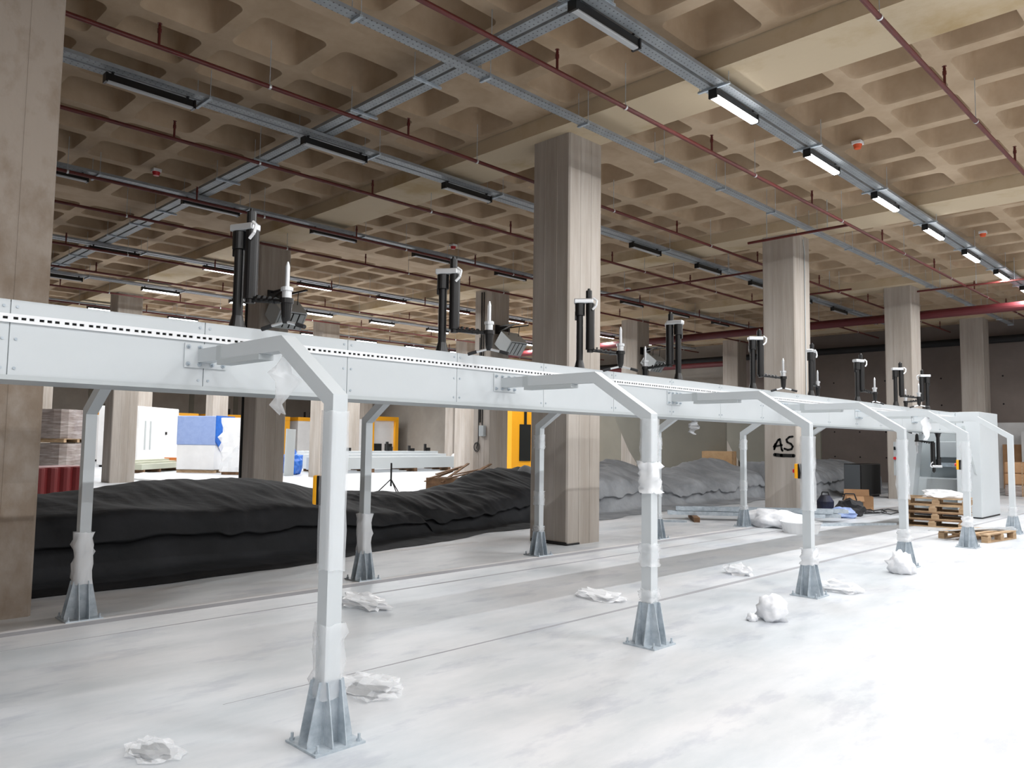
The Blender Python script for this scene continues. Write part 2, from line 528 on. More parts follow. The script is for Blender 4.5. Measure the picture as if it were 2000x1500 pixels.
def lamp(x, y, on, label, group=None, power=LAMP_W):
    t = thing('batten_lamp', label, 'lamp', (x, y, LZ), 0, group)
    inst('housing', LH, t)
    inst('diffuser', LD1 if on else LD0, t)
    inst('hanger_bracket', LB, t, (0, -0.5, 0))
    inst('hanger_bracket', LB, t, (0, 0.5, 0))
    if on:
        l = bpy.data.lights.new('lamp_light', 'AREA')
        l.shape = 'RECTANGLE'
        l.size, l.size_y = 0.08, 1.14
        l.energy = power
        l.color = LAMP_COLOR
        lo = bpy.data.objects.new('lamp_light', l)
        COL.objects.link(lo)
        lo.parent = t
        lo.location = (0, 0, -0.012)
for ri0, x in enumerate(LROWS):
    for k, y in enumerate(LY):
        ri = ri0
        if y > (28 if ri < 4 else 31): continue
        on = y > 9 and ri not in (4, 5)
        if ri < 3: on = True
        if ri < 3:
            if not on: continue
            lamp(x, y, True, 'glowing batten lamp overhead, out of the picture to the right', 'lamps outside the view')
        elif ri == 3:
            if k == 2:
                lamp(x, y, False, 'unlit black batten lamp hanging at the top centre of the picture')
            elif on:
                lamp(x, y, True, 'glowing batten lamp in the bright row at upper right, %s from the camera' % ORD[k - 3])
        elif ri in (4, 5):
            if k < 1: continue
            lamp(x, y, False, 'unlit black batten lamp, %s along the %s unlit row left of the bright row' % (ORD[k - 1], 'nearer' if ri == 4 else 'farther'))
        else:
            if k < 1: continue
            if on:
                lamp(x, y, True, 'small glowing batten lamp far left, %s along the %s glowing row behind the beam' % (ORD[k - 3], ORD[ri - 6]), 'far glowing lamps')
            elif ri < 8:
                lamp(x, y, False, 'small unlit batten lamp by the large left column, %s along the %s far row' % (ORD[k - 1], ORD[ri - 6]), 'far unlit lamps')

for x in LROWS[:3]:
    for y in (-4.96, -2.03):
        lamp(x, y, True, 'glowing batten lamp overhead, out of the picture to the right', 'lamps outside the view')

def tray(name, label, p0, p1, z, double=True, cross=2.93, group=None, wch=0.15):
    """perforated cable tray between p0 and p1 (2D), running along x or y"""
    p0, p1 = Vector((*p0, 0)), Vector((*p1, 0))
    L = (p1 - p0).length
    t = thing(name, label, 'cable tray', (p0.x, p0.y, z), math.atan2((p1 - p0).y, (p1 - p0).x), group)
    offs = (-0.1, 0.1) if double else (0,)
    for o in offs:
        b = MB().box(0, L, o - wch / 2, o + wch / 2, 0, 0.004)
        b.box(0, L, o - wch / 2, o - wch / 2 + 0.004, 0.004, 0.05).box(0, L, o + wch / 2 - 0.004, o + wch / 2, 0.004, 0.05)
        b.build('tray_channel', M['tray'], t)
    n = int(L / cross)
    hw = 0.24 if double else 0.1
    bar = MB().box(-0.02, 0.02, -hw, hw, -0.03, -0.002)
    for sgn in (-1, 1):
        bar.tube((0, sgn * hw * .92, -0.03), (0, sgn * hw * .92, ZW - z), 0.005, n=6)
    me = bar.mesh('tray_bracket', M['galv'])
    for i in range(n + 1):
        inst('tray_bracket', me, t, (0.7 + i * cross if 0.7 + i * cross < L else L - .1, 0, 0))
    return t
TZ = 6.43
tray('cable_tray', 'galvanised cable tray carrying the bright row of lamps at upper right', (-5.27, 5.5), (-5.27, 34.5), TZ)
tray('cable_tray', 'galvanised cable tray over the nearer unlit row of lamps at left', (-10.87, -2), (-10.87, 34.5), TZ)
tray('cable_tray', 'galvanised cable tray over the farther unlit row of lamps', (-15.52, -2), (-15.52, 34.5), TZ)
tray('cable_tray', 'galvanised cable tray over the first row of small glowing lamps far left', (-21.2, -2), (-21.2, 34.5), TZ)
tray('cable_tray', 'galvanised cable tray over the second row of small glowing lamps far left', (-25.8, -2), (-25.8, 34.5), TZ)
for x_, lab_ in ((9.6, 'rightmost overhead cable tray, out of the picture'), (4.95, 'second overhead cable tray from the right, out of the picture'), (-0.62, 'overhead cable tray above the camera, out of the picture'), (-31.15, 'cable tray over the third row of small glowing lamps far left'), (-36.0, 'cable tray over the fourth row of small glowing lamps far left'), (-41.4, 'cable tray over the fifth row of small glowing lamps far left'), (-46.2, 'cable tray over the sixth row of small glowing lamps far left')):
    tray('cable_tray', lab_, (x_, -6), (x_, 34.5), TZ)
tray('cable_tray', 'long galvanised cable tray crossing the ceiling at right angles to the lamp rows', (-4.4, 6.45), (-33, 6.45), TZ + 0.06, cross=1.5)
tray('cable_tray', 'single narrow cable tray passing the top of the middle column', (-7.2, -2), (-7.2, 34.5), 6.33, double=False, cross=2.0)

# ------------------------------------------------------------------ sprinkler pipes
PX = [-2.88, -6.22, -9.25, -12.0, -14.9, -17.0, -20.7, -23.6, -26.7, -29.8, -32.9, -35.2, -38.6, -43.0]
PZ = 6.2
riser = MB().tube((0, 0, 0), (0, 0, 0.24), 0.017, n=8).tube((0, 0, 0.17), (0, 0, 0.22), 0.025, n=8).tube((0, 0, 0.24), (0, 0, 0.28), 0.022, 0.012, n=8).tube((0, 0, 0.28), (0, 0, 0.285), 0.028, n=10).mesh('sprinkler_head', M['redpipe'])
clampm = MB().tube((0, -0.015, 0), (0, 0.015, 0), 0.036, n=12).mesh('pipe_clamp', M['alu'])
rodm = MB().tube((0, 0, 0.03), (0, 0, ZW - PZ), 0.005, n=6).mesh('hanger_rod', M['galv'])
for i, x in enumerate(PX):
    lab = 'red sprinkler pipe along the hall, %s from the right' % ORD[i]
    t = thing('sprinkler_pipe', lab, 'pipe', (x, 0, PZ))
    MB().tube((0, -4, 0), (0, 34.2, 0), 0.03, n=12).build('pipe', M['redpipe'], t, smooth=False)
    off = [7.07, 3.3, 3.32, 4.6, 6.2, 4.2, 5.5][i % 7]
    yy = off - 7.4
    if i == 0: off, yy = 10.72, 10.72 - 3.7 * 3
    while yy < 34:
        inst('sprinkler_head', riser, t, (0, yy, 0))
        yc = yy + 1.42
        if yc < 34:
            inst('pipe_clamp', clampm, t, (0, yc, 0))
            inst('hanger_rod', rodm, t, (0, yc, 0))
        yy += 3.7
# stubs and mains
def pipe_x(label, x0, x1, y, z, r, m, drop=None):
    t = thing('cross_pipe', label, 'pipe', (x0, y, z))
    MB().tube((0, 0, 0), (x1 - x0, 0, 0), r, n=14).build('pipe', m, t)
    for q in range(3):
        xx = (x1 - x0) * (0.2 + 0.3 * q)
        MB().tube((xx, 0, r * .8), (xx, 0, ZW - z), 0.008, n=6).build('hanger_rod', M['galv'], t)
    return t
pipe_x('short red pipe stub reaching to the top of the graffiti column', -8.5, -6.22, 16.2, 6.2, 0.03, M['redpipe'])
pipe_x('thin red pipe crossing to the column left of the booth', -12.0, -8.8, 23.0, 6.2, 0.028, M['redpipe'])
pipe_x('thin red pipe reaching right from above the booth column', -7.5, -4.4, 24.6, 6.2, 0.028, M['redpipe'])
pipe_x('thin red pipe ending on the left side of the graffiti column', -14.9, -9.2, 18.6, 6.1, 0.028, M['redpipe'])
pipe_x('thick maroon main pipe crossing beyond the graffiti column', -34, -2, 27.3, 5.9, 0.14, M['bigred'])
pipe_x('thick dark main pipe running along the top of the back wall', -34, 2, 36.1, 6.0, 0.15, M['rubber'])
pipe_x('thick maroon pipe low across the far back behind the middle column', -50, -19, 33.9, 5.5, 0.13, M['bigred'])

# smoke detectors
for (x, y, lab) in ((-4.97, 13.38, 'orange smoke detector beside the bright lamp row, nearer one'), (-4.93, 21.1, 'orange smoke detector beside the bright lamp row, farther one'), (-15.47, 5.62, 'red smoke detector at upper left on the waffle ceiling'), (-15.52, 13.36, 'red smoke detector left of the middle column'), (-15.51, 21.15, 'small smoke detector just right of the middle column')):
    t = thing('smoke_detector', lab, 'detector', (x, y, ZW))
    MB().box(-0.08, 0.08, -0.08, 0.08, -0.06, 0).build('base', M['whiteplastic'], t, bevel=0.01)
    MB().tube((0, 0, -0.06), (0, 0, -0.13), 0.075, 0.055, n=16).build('sounder', mat('orange red sounder', srgb(222, 92, 48), 0.4) if x > -6 else M['estopred'], t)

# ------------------------------------------------------------------ white conveyor beam
BX0, BX1, BZ0, BZ1 = -5.86, -5.36, 1.955, 2.405
BYS, BYE = -1.21, 20.03
beam = thing('conveyor_beam', 'long white steel box beam running across the picture on bent supports', 'beam', (0, 0, 0))
MB().box(BX0 + 0.012, BX1 - 0.012, BYS, BYE, BZ0, BZ1 - 0.012).build('beam_core', M['steelgrey'], beam)
MB().box(BX0 - 0.015, BX1 + 0.015, BYS, BYE, BZ0 - 0.03, BZ0 - 0.001).build('bottom_flange', M['steelgrey'], beam)
npan = 18
pw = 1.18
pme = MB().box(0, 0.011, 0.003, pw - 0.003, BZ0, BZ1).mesh('side_panel', M['steelwhite'])
tme = MB().box(BX0, BX1, 0.003, pw - 0.003, BZ1 - 0.011, BZ1).mesh('top_panel', M['steelwhite'])
scr = MB()
for y in (0.035, pw - 0.035):
    for z in (1.995, 2.17, 2.365):
        scr.tube((0.011, y, z), (0.017, y, z), 0.009, n=8)
sme = scr.mesh('panel_screw', M['galv'])
for i in range(npan):
    y = BYS + i * pw
    p = inst('side_panel', pme, beam, (BX1 - 0.011, y, 0))
    inst('panel_screw', sme, p)
    inst('side_panel', pme, beam, (BX0, y, 0))
    inst('top_panel', tme, beam, (0, y, 0))
rail = MB()
zr = 2.293
rail.box(BX1, BX1 + 0.014, BYS, BYE, zr + 0.008, zr + 0.026).box(BX1, BX1 + 0.014, BYS, BYE, zr - 0.026, zr - 0.008)
slots = MB().box(BX1, BX1 + 0.004, BYS, BYE, zr - 0.008, zr + 0.008)
y = BYS
k = 0
while y < BYE - 0.1:
    wseg = 0.016 if k % 3 else 0.028
    rail.box(BX1, BX1 + 0.0138, y, y + wseg, zr - 0.008, zr + 0.008)
    y += wseg + 0.026
    k += 1
rl = rail.build('slotted_rail', M['whiteplastic'], beam)
slots.build('slot_backing', M['blackmatt'], rl)

# ------------------------------------------------------------------ supports
def offset_poly(pts, h):
    """mitred strip pieces along a 2D polyline, half thickness h"""
    n = len(pts)
    L, R = [], []
    for i in range(n):
        p = Vector(pts[i])
        d0 = (Vector(pts[i]) - Vector(pts[i - 1])).normalized() if i else None
        d1 = (Vector(pts[i + 1]) - Vector(pts[i])).normalized() if i < n - 1 else None
        d0 = d0 or d1
        d1 = d1 or d0
        n0, n1 = Vector((-d0.y, d0.x)), Vector((-d1.y, d1.x))
        m = (n0 + n1).normalized()
        k = h / m.dot(n0)
        L.append(p + m * k)
        R.append(p - m * k)
    return [[L[i], L[i + 1], R[i + 1], R[i]] for i in range(n - 1)]

def wrap_mesh(z0, z1, half, seed, bulge=0.02, rows=9, n=16):
    rnd = random.Random(seed)
    b = MB()
    vs, fs = [], []
    for r in range(rows):
        z = z0 + (z1 - z0) * r / (rows - 1)
        for i in range(n):
            t = 2 * math.pi * i / n
            c, s_ = math.cos(t), math.sin(t)
            k = (half + 0.006) / max(abs(c), abs(s_))
            k += rnd.random() * bulge * (1.8 if rnd.random() < .2 else 1)
            vs.append((c * k, s_ * k, z + rnd.uniform(-.01, .01)))
    for r in range(rows - 1):
        for i in range(n):
            fs.append((r * n + i, r * n + (i + 1) % n, (r + 1) * n + (i + 1) % n, (r + 1) * n + i))
    return b.add(vs, fs)

PH = 0.046
gus = MB().prism([(0.05, 0.012), (0.135, 0.012), (0.135, 0.035), (0.075, 0.33), (0.05, 0.33)], 'y', -0.003, 0.003).mesh('gusset', M['galv'])
plateb = MB().box(-0.15, 0.15, -0.15, 0.15, 0, 0.012).mesh('base_plate', M['galv'])
sleeve = MB()
for sx, sy in ((1, 0), (-1, 0), (0, 1), (0, -1)):
    if sx: sleeve.box(sx * 0.05 - 0.003, sx * 0.05 + 0.003, -0.047, 0.047, 0.012, 0.33)
    else: sleeve.box(-0.047, 0.047, sy * 0.05 - 0.003, sy * 0.05 + 0.003, 0.012, 0.33)
sleevem = sleeve.mesh('foot_sleeve', M['galv'])
anchor = MB().tube((0, 0, 0.012), (0, 0, 0.05), 0.008, n=8).tube((0, 0, 0.012), (0, 0, 0.024), 0.014, n=6).mesh('anchor_bolt', M['galv'])
mplate = MB().box(0, 0.012, -0.14, 0.16, -0.085, 0.085).mesh('mounting_plate', M['steelwhite'])
mbolt = MB().tube((0.012, 0, 0), (0.018, 0, 0), 0.015, n=12).tube((0.018, 0, 0), (0.03, 0, 0), 0.010, n=6).tube((0.03, 0, 0), (0.04, 0, 0), 0.006, n=8).mesh('mounting_bolt', M['galv'])
ARMZ, ELX, PXN = 2.165, 1.15, 1.70         # arm height, elbow and post distance from the beam face
segs = offset_poly([(0.012, ARMZ), (ELX, ARMZ), (PXN, 1.815), (PXN, 0.012)], PH)
armm = MB().prism([(p.x, p.y) for p in segs[0]], 'y', -PH, PH).mesh('arm', M['steelwhite'])
bracem = MB().prism([(p.x, p.y) for p in segs[1]], 'y', -PH, PH).mesh('sloping_arm', M['steelwhite'])
postm = MB().prism([(p.x, p.y) for p in segs[2]], 'y', -PH, PH).mesh('post', M['steelwhite'])
sl2 = MB().box(0.32, 0.9, -PH - .004, PH + .004, ARMZ - PH - .035, ARMZ - PH - 0.001).mesh('arm_rail', M['steelgrey'])
sl3 = MB().box(0.30, 0.37, -PH - .003, PH + .003, ARMZ - PH - .003, ARMZ + PH + .003).mesh('arm_collar', M['steelgrey'])
def support(label, y, near, seed, estop=False, wraps=()):
    t = thing('support_post', label, 'support', (BX1 if near else BX0, y, 0), 0 if near else math.pi, 'near side supports' if near else 'far side supports')
    inst('mounting_plate', mplate, t, (0, 0, ARMZ))
    for yy in (-0.115, -0.035, 0.055, 0.135):
        for zz in (-0.06, 0.06):
            inst('mounting_bolt', mbolt, t, (0, yy, ARMZ + zz))
    for nm, me in (('arm', armm), ('sloping_arm', bracem), ('post', postm), ('arm_rail', sl2), ('arm_collar', sl3)):
        inst(nm, me, t)
    f = bpy.data.objects.new('foot', None)
    f = inst('foot', plateb, t, (PXN, 0, 0))
    inst('foot_sleeve', sleevem, f)
    for a in range(4):
        for off in (-0.04, 0.04):
            m4 = Matrix.Rotation(a * math.pi / 2, 3, 'Z')
            v = m4 @ Vector((0, off, 0))
            inst('gusset', gus, f, v, (0, 0, a * math.pi / 2))
    for sx in (-1, 1):
        for sy in (-1, 1):
            inst('anchor_bolt', anchor, f, (sx * 0.125, sy * 0.125, 0))
    for q, (z0, z1, bl) in enumerate(wraps):
        wrap_mesh(z0, z1, PH, seed * 7 + q, bl).build('plastic_wrap', M['film'] if bl < .03 else M['filmthick'], t, smooth=True, loc=(PXN, 0, 0))
    if estop:
        e = MB().box(PXN - .09, PXN - .05, -0.05, 0.05, 1.24, 1.40).build('button_box_back', M['black'], t, bevel=.004)
        MB().box(PXN - .13, PXN - .091, -0.05, 0.05, 1.24, 1.40).build('stop_button_box', M['yellow'], t, bevel=.008)
        MB().tube((PXN - .13, 0, 1.32), (PXN - .16, 0, 1.32), 0.025, n=14).build('stop_button', M['estopred'], t)
    return t
NEAR = ['first', 'second', 'third', 'fourth', 'fifth']
SY = [2.33 + 2.965 * k for k in range(6)]
near_lab = ['nearest white bent support post with its foot at the bottom of the picture',
 'second white bent support on the near side, right of the middle column',
 'third white bent near-side support, with a yellow button box, by the graffiti column',
 'fourth white bent support on the near side, with foam scraps at its foot',
 'fifth white bent support on the near side, with a yellow button box, before the booth',
 'sixth and farthest near-side white bent support, at the right edge']
far_lab = ['far-side white support at left, in front of the black tarpaulin',
 'far-side white support between the large left column and the middle column',
 'far-side white support directly in front of the middle column',
 'far-side white support right of the middle column',
 'far-side white support in front of the timber crate',
 'far-side white support hidden behind the graffiti column']
for k in range(6):
    support(near_lab[k], SY[k], True, k, k in (0, 2, 4),
            wraps=[(0.24, 0.62, .02), (0.9, 1.75, .006)] if k == 0 else [(0.34, 0.44, .02), (0.62, 0.8, .02), (1.2, 1.45, .03), (1.45, 1.8, .012)] if k == 1 else [(0.33, 0.5, .035), (0.9, 1.7, .02)] if k < 5 else [(0.3, .5, .02)])
    support(far_lab[k], SY[k] + (-0.05 if k < 5 else 0), False, 20 + k, False, wraps=[(0.3, 0.75, .03)] if k < 2 else [(0.33, 0.42, .02), (0.7, 0.9, .012), (1.5, 1.7, .012)])
# hanging strips of film
def strip(label, p0, p1, wd, seed, m='film'):
    rnd = random.Random(seed)
    p0, p1 = Vector(p0), Vector(p1)
    n = 9
    vs, fs = [], []
    for i in range(n):
        t = i / (n - 1)
        c = p0.lerp(p1, t) + Vector((rnd.uniform(-.03, .03), rnd.uniform(-.03, .03), 0))
        wv = wd * (0.5 + 0.8 * math.sin(math.pi * min(1, t * 1.1)) ** 2 + .1)
        for q in (-1, -.3, .4, 1):
            vs.append(c + Vector((q * wv * .35, q * wv * .35 + rnd.uniform(-.02, .02), rnd.uniform(-.01, .01))))
    for i in range(n - 1):
        for q in range(3):
            a = i * 4 + q
            fs.append((a, a + 1, a + 5, a + 4))
    o = MB().add(vs, fs).build('film_strip', M[m], None, smooth=True)
    md = o.modifiers.new('solid', 'SOLIDIFY')
    md.thickness = 0.002
    return tag(o, label, 'plastic film')
strip('strip of clear film hanging from the elbow of the nearest support', (-4.22, 2.33, 2.14), (-4.2, 2.3, 1.74), 0.10, 1)
strip('strip of clear film hanging from the elbow of the fifth support', (-4.22, 14.19, 2.14), (-4.25, 14.15, 1.72), 0.12, 2, 'filmthick')
strip('small triangular film scrap hanging under the beam', (-5.9, 9.6, 1.93), (-5.92, 9.6, 1.74), 0.12, 3, 'filmthick')

# ------------------------------------------------------------------ black lift arms on the beam
def lift_parts(t):
    MB().tube((0, 0, 0), (0, 0, 0.012), 0.075, n=20).tube((0, 0, 0.012), (0, 0, 0.10), 0.062, 0.04, n=20).build('base', M['black'], t)
    MB().tube((0, 0, 0.08), (0, 0, 0.66), 0.038, n=20).build('pole', M['black'], t)
    cl = MB()
    cl.tube((0, 0, 0.60), (0, 0, 0.735), 0.056, n=20).box(-0.055, -0.035, -0.02, 0.02, 0.55, 0.64)
    cl.build('collar', M['black'], t, bevel=0.004)
    MB().box(-0.065, 0.15, -0.05, 0.05, 0.735, 0.79).build('head_block', M['alu'], t, bevel=0.012)
    MB().tube((0.1, 0, 0.79), (0.1, 0, 0.88), 0.035, n=14).tube((0.1, 0, 0.88), (0.1, 0, 0.905), 0.02, 0.014, n=10).build('motor_cap', M['black'], t)
    hose = [(0.15, -0.04, 0.79), (0.19, -0.05, 0.76), (0.18, -0.06, 0.70), (0.14, -0.06, 0.66)]
    MB().path(hose, 0.012, 6).build('air_hose', M['whiteplastic'], t)
    MB().tube((0.115, 0, 0.735), (0.115, 0, 0.22), 0.05, n=20).build('lift_tube', M['black'], t)
    arm = MB().tube((0.115, 0, 0.25), (0.115, 0, 0.19), 0.035, n=14).tube((0.115, 0, 0.215), (0.42, 0, 0.185), 0.018, n=10)
    for q in range(4):
        x = 0.18 + 0.05 * q
        arm.tube((x, 0, 0.222 - .008 * q), (x + .02, 0, 0.22 - .008 * q), 0.027, n=10)
    arm.build('link_arm', M['black'], t)
    h = MB().tube((0.45, 0, 0.06), (0.45, 0, 0.19), 0.033, 0.042, n=16).tube((0.45, 0, 0.17), (0.45, 0, 0.205), 0.05, n=16).tube((0.45, 0, 0.02), (0.45, 0, 0.06), 0.022, 0.033, n=12)
    tb = h.build('tool_body', M['black'], t)
    MB().tube((0.45, 0, 0.205), (0.45, 0, 0.29), 0.034, n=16).tube((0.45, 0, 0.26), (0.45, 0, 0.285), 0.044, n=16).tube((0.45, 0, 0.29), (0.45, 0, 0.44), 0.016, n=12).tube((0.45, 0, 0.44), (0.45, 0, 0.475), 0.016, 0.006, n=12).build('tool_cylinder', M['alu'], tb)
    for s in (-1, 1):
        hd = MB().tube((0.45, 0, 0.035), (0.45 + s * 0.12, -0.02, 0.005), 0.011, n=8).build('handle', M['alu'], t)
        MB().tube((0.45 + s * 0.11, -0.018, 0.008), (0.45 + s * 0.19, -0.03, -0.015), 0.016, n=10).build('grip', M['rubber'], hd)
lift_lab = ['nearest black lift arm on the white beam, its tool hanging by the brown column',
 'second black lift arm on the beam, left of the middle column', 'third black lift arm, in front of the middle column',
 'fourth black lift arm, its tool turned to the left', 'fifth black lift arm, left edge of the graffiti column',
 'sixth black lift arm, right edge of the graffiti column', 'seventh black lift arm, against the dark back wall',
 'eighth black lift arm, in front of the column by the booth', 'ninth and farthest black lift arm on the beam']
L0 = thing('lift_arm', lift_lab[0], 'lift arm', (-5.5, 2.63, BZ1), math.radians(20), 'black lift arms on the beam')
lift_parts(L0)
rots = [22, 32, 38, 195, 45, 100, 70, 40, 215]
L0.rotation_euler = (0, 0, math.radians(rots[0]))
for i in range(1, 9):
    copy_tree(L0, (-5.5, 2.63 + 1.99 * i, BZ1), lift_lab[i], math.radians(rots[i]))
inv = copy_tree(L0, (-5.6, 19.55, BZ0 - 0.03), 'black lift arm hanging upside down under the beam at the white booth')
inv.rotation_euler = (math.pi, 0, math.radians(215))

# ------------------------------------------------------------------ unit heaters on columns
def heater(label, x, y, z, rz):
    t = thing('unit_heater', label, 'heater', (x, y, z), rz)
    bd = MB().box(-0.3, 0.3, -0.38, 0.38, -0.3, 0.22).build('cabinet', M['steelgrey'], t, bevel=0.01)
    bd.rotation_euler = (0, math.radians(38), 0)
    MB().box(0.301, 0.31, -0.33, 0.33, -0.26, 0.18).build('outlet', M['blackmatt'], bd)
    for q in range(4):
        MB().box(0.311, 0.325, -0.33 + q * 0.17, -0.20 + q * 0.17, -0.25, 0.17).build('louvre', M['oldwood'] if False else M['steelgrey'], bd)
    MB().bar((-0.45, -0.2, 0.55), (0.5, -0.2, 0.55), 0.05, 0.04).bar((-0.45, -0.2, 0.35), (0.3, -0.2, 0.55), 0.04, 0.04).bar((-0.45, 0.25, 0.55), (0.5, 0.25, 0.55), 0.05, 0.04).box(-0.47, -0.43, -0.3, 0.35, 0.3, 0.6).build('wall_bracket', M['black'], t)
    MB().tube((0.1, -0.2, 0.55), (0.05, -0.2, 0.1), 0.012).tube((0.1, 0.25, 0.55), (0.05, 0.25, 0.1), 0.012).build('hanger', M['black'], t)
heater('grey unit heater box hanging right of the brown column', -17.68, 9.75, 4.75, 0)
heater('grey unit heater box left of the middle column', -17.68, 17.8, 4.8, 0)
heater('grey unit heater box right of the middle column', -17.68, 25.9, 4.85, 0)

# ------------------------------------------------------------------ tarpaulins
def interp(tab, y):
    for (a, b) in zip(tab[:-1], tab[1:]):
        if y <= b[0]:
            t = (y - a[0]) / (b[0] - a[0])
            t = max(0, t)
            return [p + (q - p) * t for p, q in zip(a[1:], b[1:])]
    return list(tab[-1][1:])
def tarp(label, tab, m, seed, amp=0.06, depth=3.2, ny=150, skirt=0.6, fold=1.0):
    """tab rows: y, near floor x, front fold z, ridge z"""
    vs, fs = [], []
    prof = [(-skirt, 0.012), (-skirt * .7, 0.05), (-skirt * .4, 0.03), (-.06, 0.045), (0, 0.09), (0.07, 0.3), (0.11, 0.52), (0.035, 0.535), (0.06, 0.6), (0.13, 0.8), (0.19, 0.94), (0.30, 1.0)]
    n = len(prof) + 8
    for i in range(ny + 1):
        y = tab[0][0] + (tab[-1][0] - tab[0][0]) * i / ny
        xn, zf, zr_ = interp(tab, y)
        endf = min(1, min(i, ny - i) / 4.0) ** .6
        row = []
        for q, (dx, t) in enumerate(prof):
            row.append((xn - dx * 1.2, t * zf))
        for q in range(1, 9):
            t = q / 8
            if t < .75:
                z = zf + (zr_ - zf) * math.sin(t / .75 * math.pi / 2)
            else:
                z = zr_ * (1 - (t - .75) / .25) ** .7
            row.append((xn - 0.48 - depth * t, max(z, 0.012)))
        for q, (x, z) in enumerate(row):
            p = Vector((x * 1.1 + seed * 9.1, y * 0.8, z * 1.3))
            p2 = Vector((x * 2.6 + seed, y * 2.3 + z * 2.5, z * 3 + seed))
            d = noise.noise(p) * amp * 1.3 + (0.55 - abs(noise.noise(p2)) * 2.2) * amp * .7 * fold + (0.4 - abs(noise.noise(p2 * 2.1)) * 2) * amp * .4 * fold
            zz = max(0.01, (z + d * (0.5 if q < 5 else 1)) * (endf if q > 3 else 1))
            xx = x + (noise.noise(p2 * 1.3) * amp * .5 * fold) + noise.noise(p + Vector((3, 7, 1))) * amp * (2.4 if q < 4 else 1.2)
            vs.append((xx, y + noise.noise(p2 * .7) * amp, zz if q not in (0, n - 1) else 0.008))
    for i in range(ny):
        for q in range(n - 1):
            fs.append((i * n + q, (i + 1) * n + q, (i + 1) * n + q + 1, i * n + q + 1))
    o = MB().add(vs, fs).build('tarpaulin', M[m], None, smooth=True)
    md = o.modifiers.new('sub', 'SUBSURF')
    md.levels = md.render_levels = 1
    tag(o, label, 'tarpaulin')
    return o
tarp('long black tarpaulin over a low load behind the nearest supports', [(0.2, -9.4, .62, .72), (2.4, -9.45, .68, .80), (3.6, -9.45, .70, .86), (5, -9.6, .66, .96), (6.4, -9.9, .6, .93), (7.4, -10.1, .45, .75), (8.6, -10.3, .35, .55)], 'tarpblack', 1, 0.05)
tarp('dark grey tarpaulin heap between the left support and the middle column', [(7.2, -10.3, .4, .72), (8.8, -10.4, .42, .66), (10, -10.6, .42, .60), (11.4, -10.9, .55, .74), (12.6, -11.2, .7, 1.0), (13.8, -11.2, .75, 1.02)], 'tarpblack', 2, 0.09, depth=2.2)
tarp('grey tarpaulin heap right of the middle column, ending at the graffiti column', [(12.8, -10.9, .75, 1.0), (14.8, -11.0, .72, 1.02), (17.1, -11.2, .75, 1.08), (17.8, -11.2, .5, .78), (18.6, -11.2, .6, .86), (19.4, -11.2, .66, .95), (20.2, -11.3, .5, .9), (21.4, -11.3, .7, 1.12), (23.2, -11.4, .7, 1.1)], 'tarpgrey', 3, 0.12, depth=1.8)
tarp('grey tarpaulin heap between the graffiti column and the black cabinet', [(22.6, -10.4, .8, 1.08), (24.4, -10.4, .85, 1.1), (27, -10.6, .8, 1.12), (30.4, -10.6, .8, 1.1)], 'tarpgrey', 4, 0.10, depth=1.8)

# ------------------------------------------------------------------ things near the graffiti column
def simple(name, label, cat, b, m, bevel=0, smooth=False, group=None):
    o = b.build(name, M[m], None, smooth=smooth, bevel=bevel)
    return tag(o, label, cat, group)
t = thing('timber_crate', 'pale timber crate standing behind the grey tarpaulin', 'crate', (-13.9, 24.3, 0), math.radians(25))
MB().box(-0.5, 0.5, -0.85, 0.85, 0.1, 1.36).build('crate_body', M['ply'], t)
for y in (-0.86, -0.5, 0.5, 0.80):
    MB().box(0.5, 0.522, y, y + 0.06, 0.1, 1.36).build('batten', M['wood'], t)
for s in (-1, 1):
    MB().box(-0.5, 0.5, s * 0.6 - .06, s * 0.6 + .06, 0, 0.1).build('skid', M['oldwood'], t)
MB().box(0.5, 0.51, -0.1, 0.02, 0.62, 0.72).build('warning_mark', M['estopred'], t)
# steel profiles lying on bearers
sb = MB()
for q, (x0, x1, y) in enumerate(((-9.4, -6.6, 15.2), (-9.6, -6.7, 15.45), (-9.2, -6.5, 15.7), (-8.9, -6.4, 15.95))):
    z = 0.10 + 0.085 * (q % 2)
    o = MB().box(-1.6, 1.6, -0.1, 0.1, 0, 0.005).box(-1.6, 1.6, -0.1, -0.095, 0.005, 0.08).box(-1.6, 1.6, 0.095, 0.1, 0.005, 0.08).build('steel_channel', M['galv'])
    o.location = (-8.1 + 0.1 * q, 15.2 + 0.17 * q, z)
    o.rotation_euler = (0, 0, math.radians(38 + q))
    tag(o, 'galvanised steel channel before the graffiti column, %s in the low stack from the left' % ORD[q], 'steel channel', 'steel channels in the low stack')
for q, (x, y) in enumerate(((-8.9, 14.5), (-7.3, 15.75))):
    o = simple('bearer', 'dark timber bearer under the %s end of the stack of steel channels' % ('left', 'right')[q], 'timber', MB().cbox((0, 0, 0.049), (0.12, 1.1, 0.098)), 'oldwood', group='bearers under the steel stack')
    o.location = (x, y, 0)
    o.rotation_euler = (0, 0, math.radians(38))
for q, (a, b_, lab) in enumerate((((-9.1, 13.6), (-8.7, 13.9), 'short loose steel bar on the floor left of the steel stack'), ((-7.0, 15.2), (-5.7, 17.0), 'loose steel bar lying on the floor beyond the third support'), ((-6.9, 14.9), (-6.1, 16.3), 'second loose steel bar on the floor beyond the third support'))):
    simple('steel_bar', lab, 'steel bar', MB().bar((*a, 0.02), (*b_, 0.02), 0.06, 0.04), 'galv')
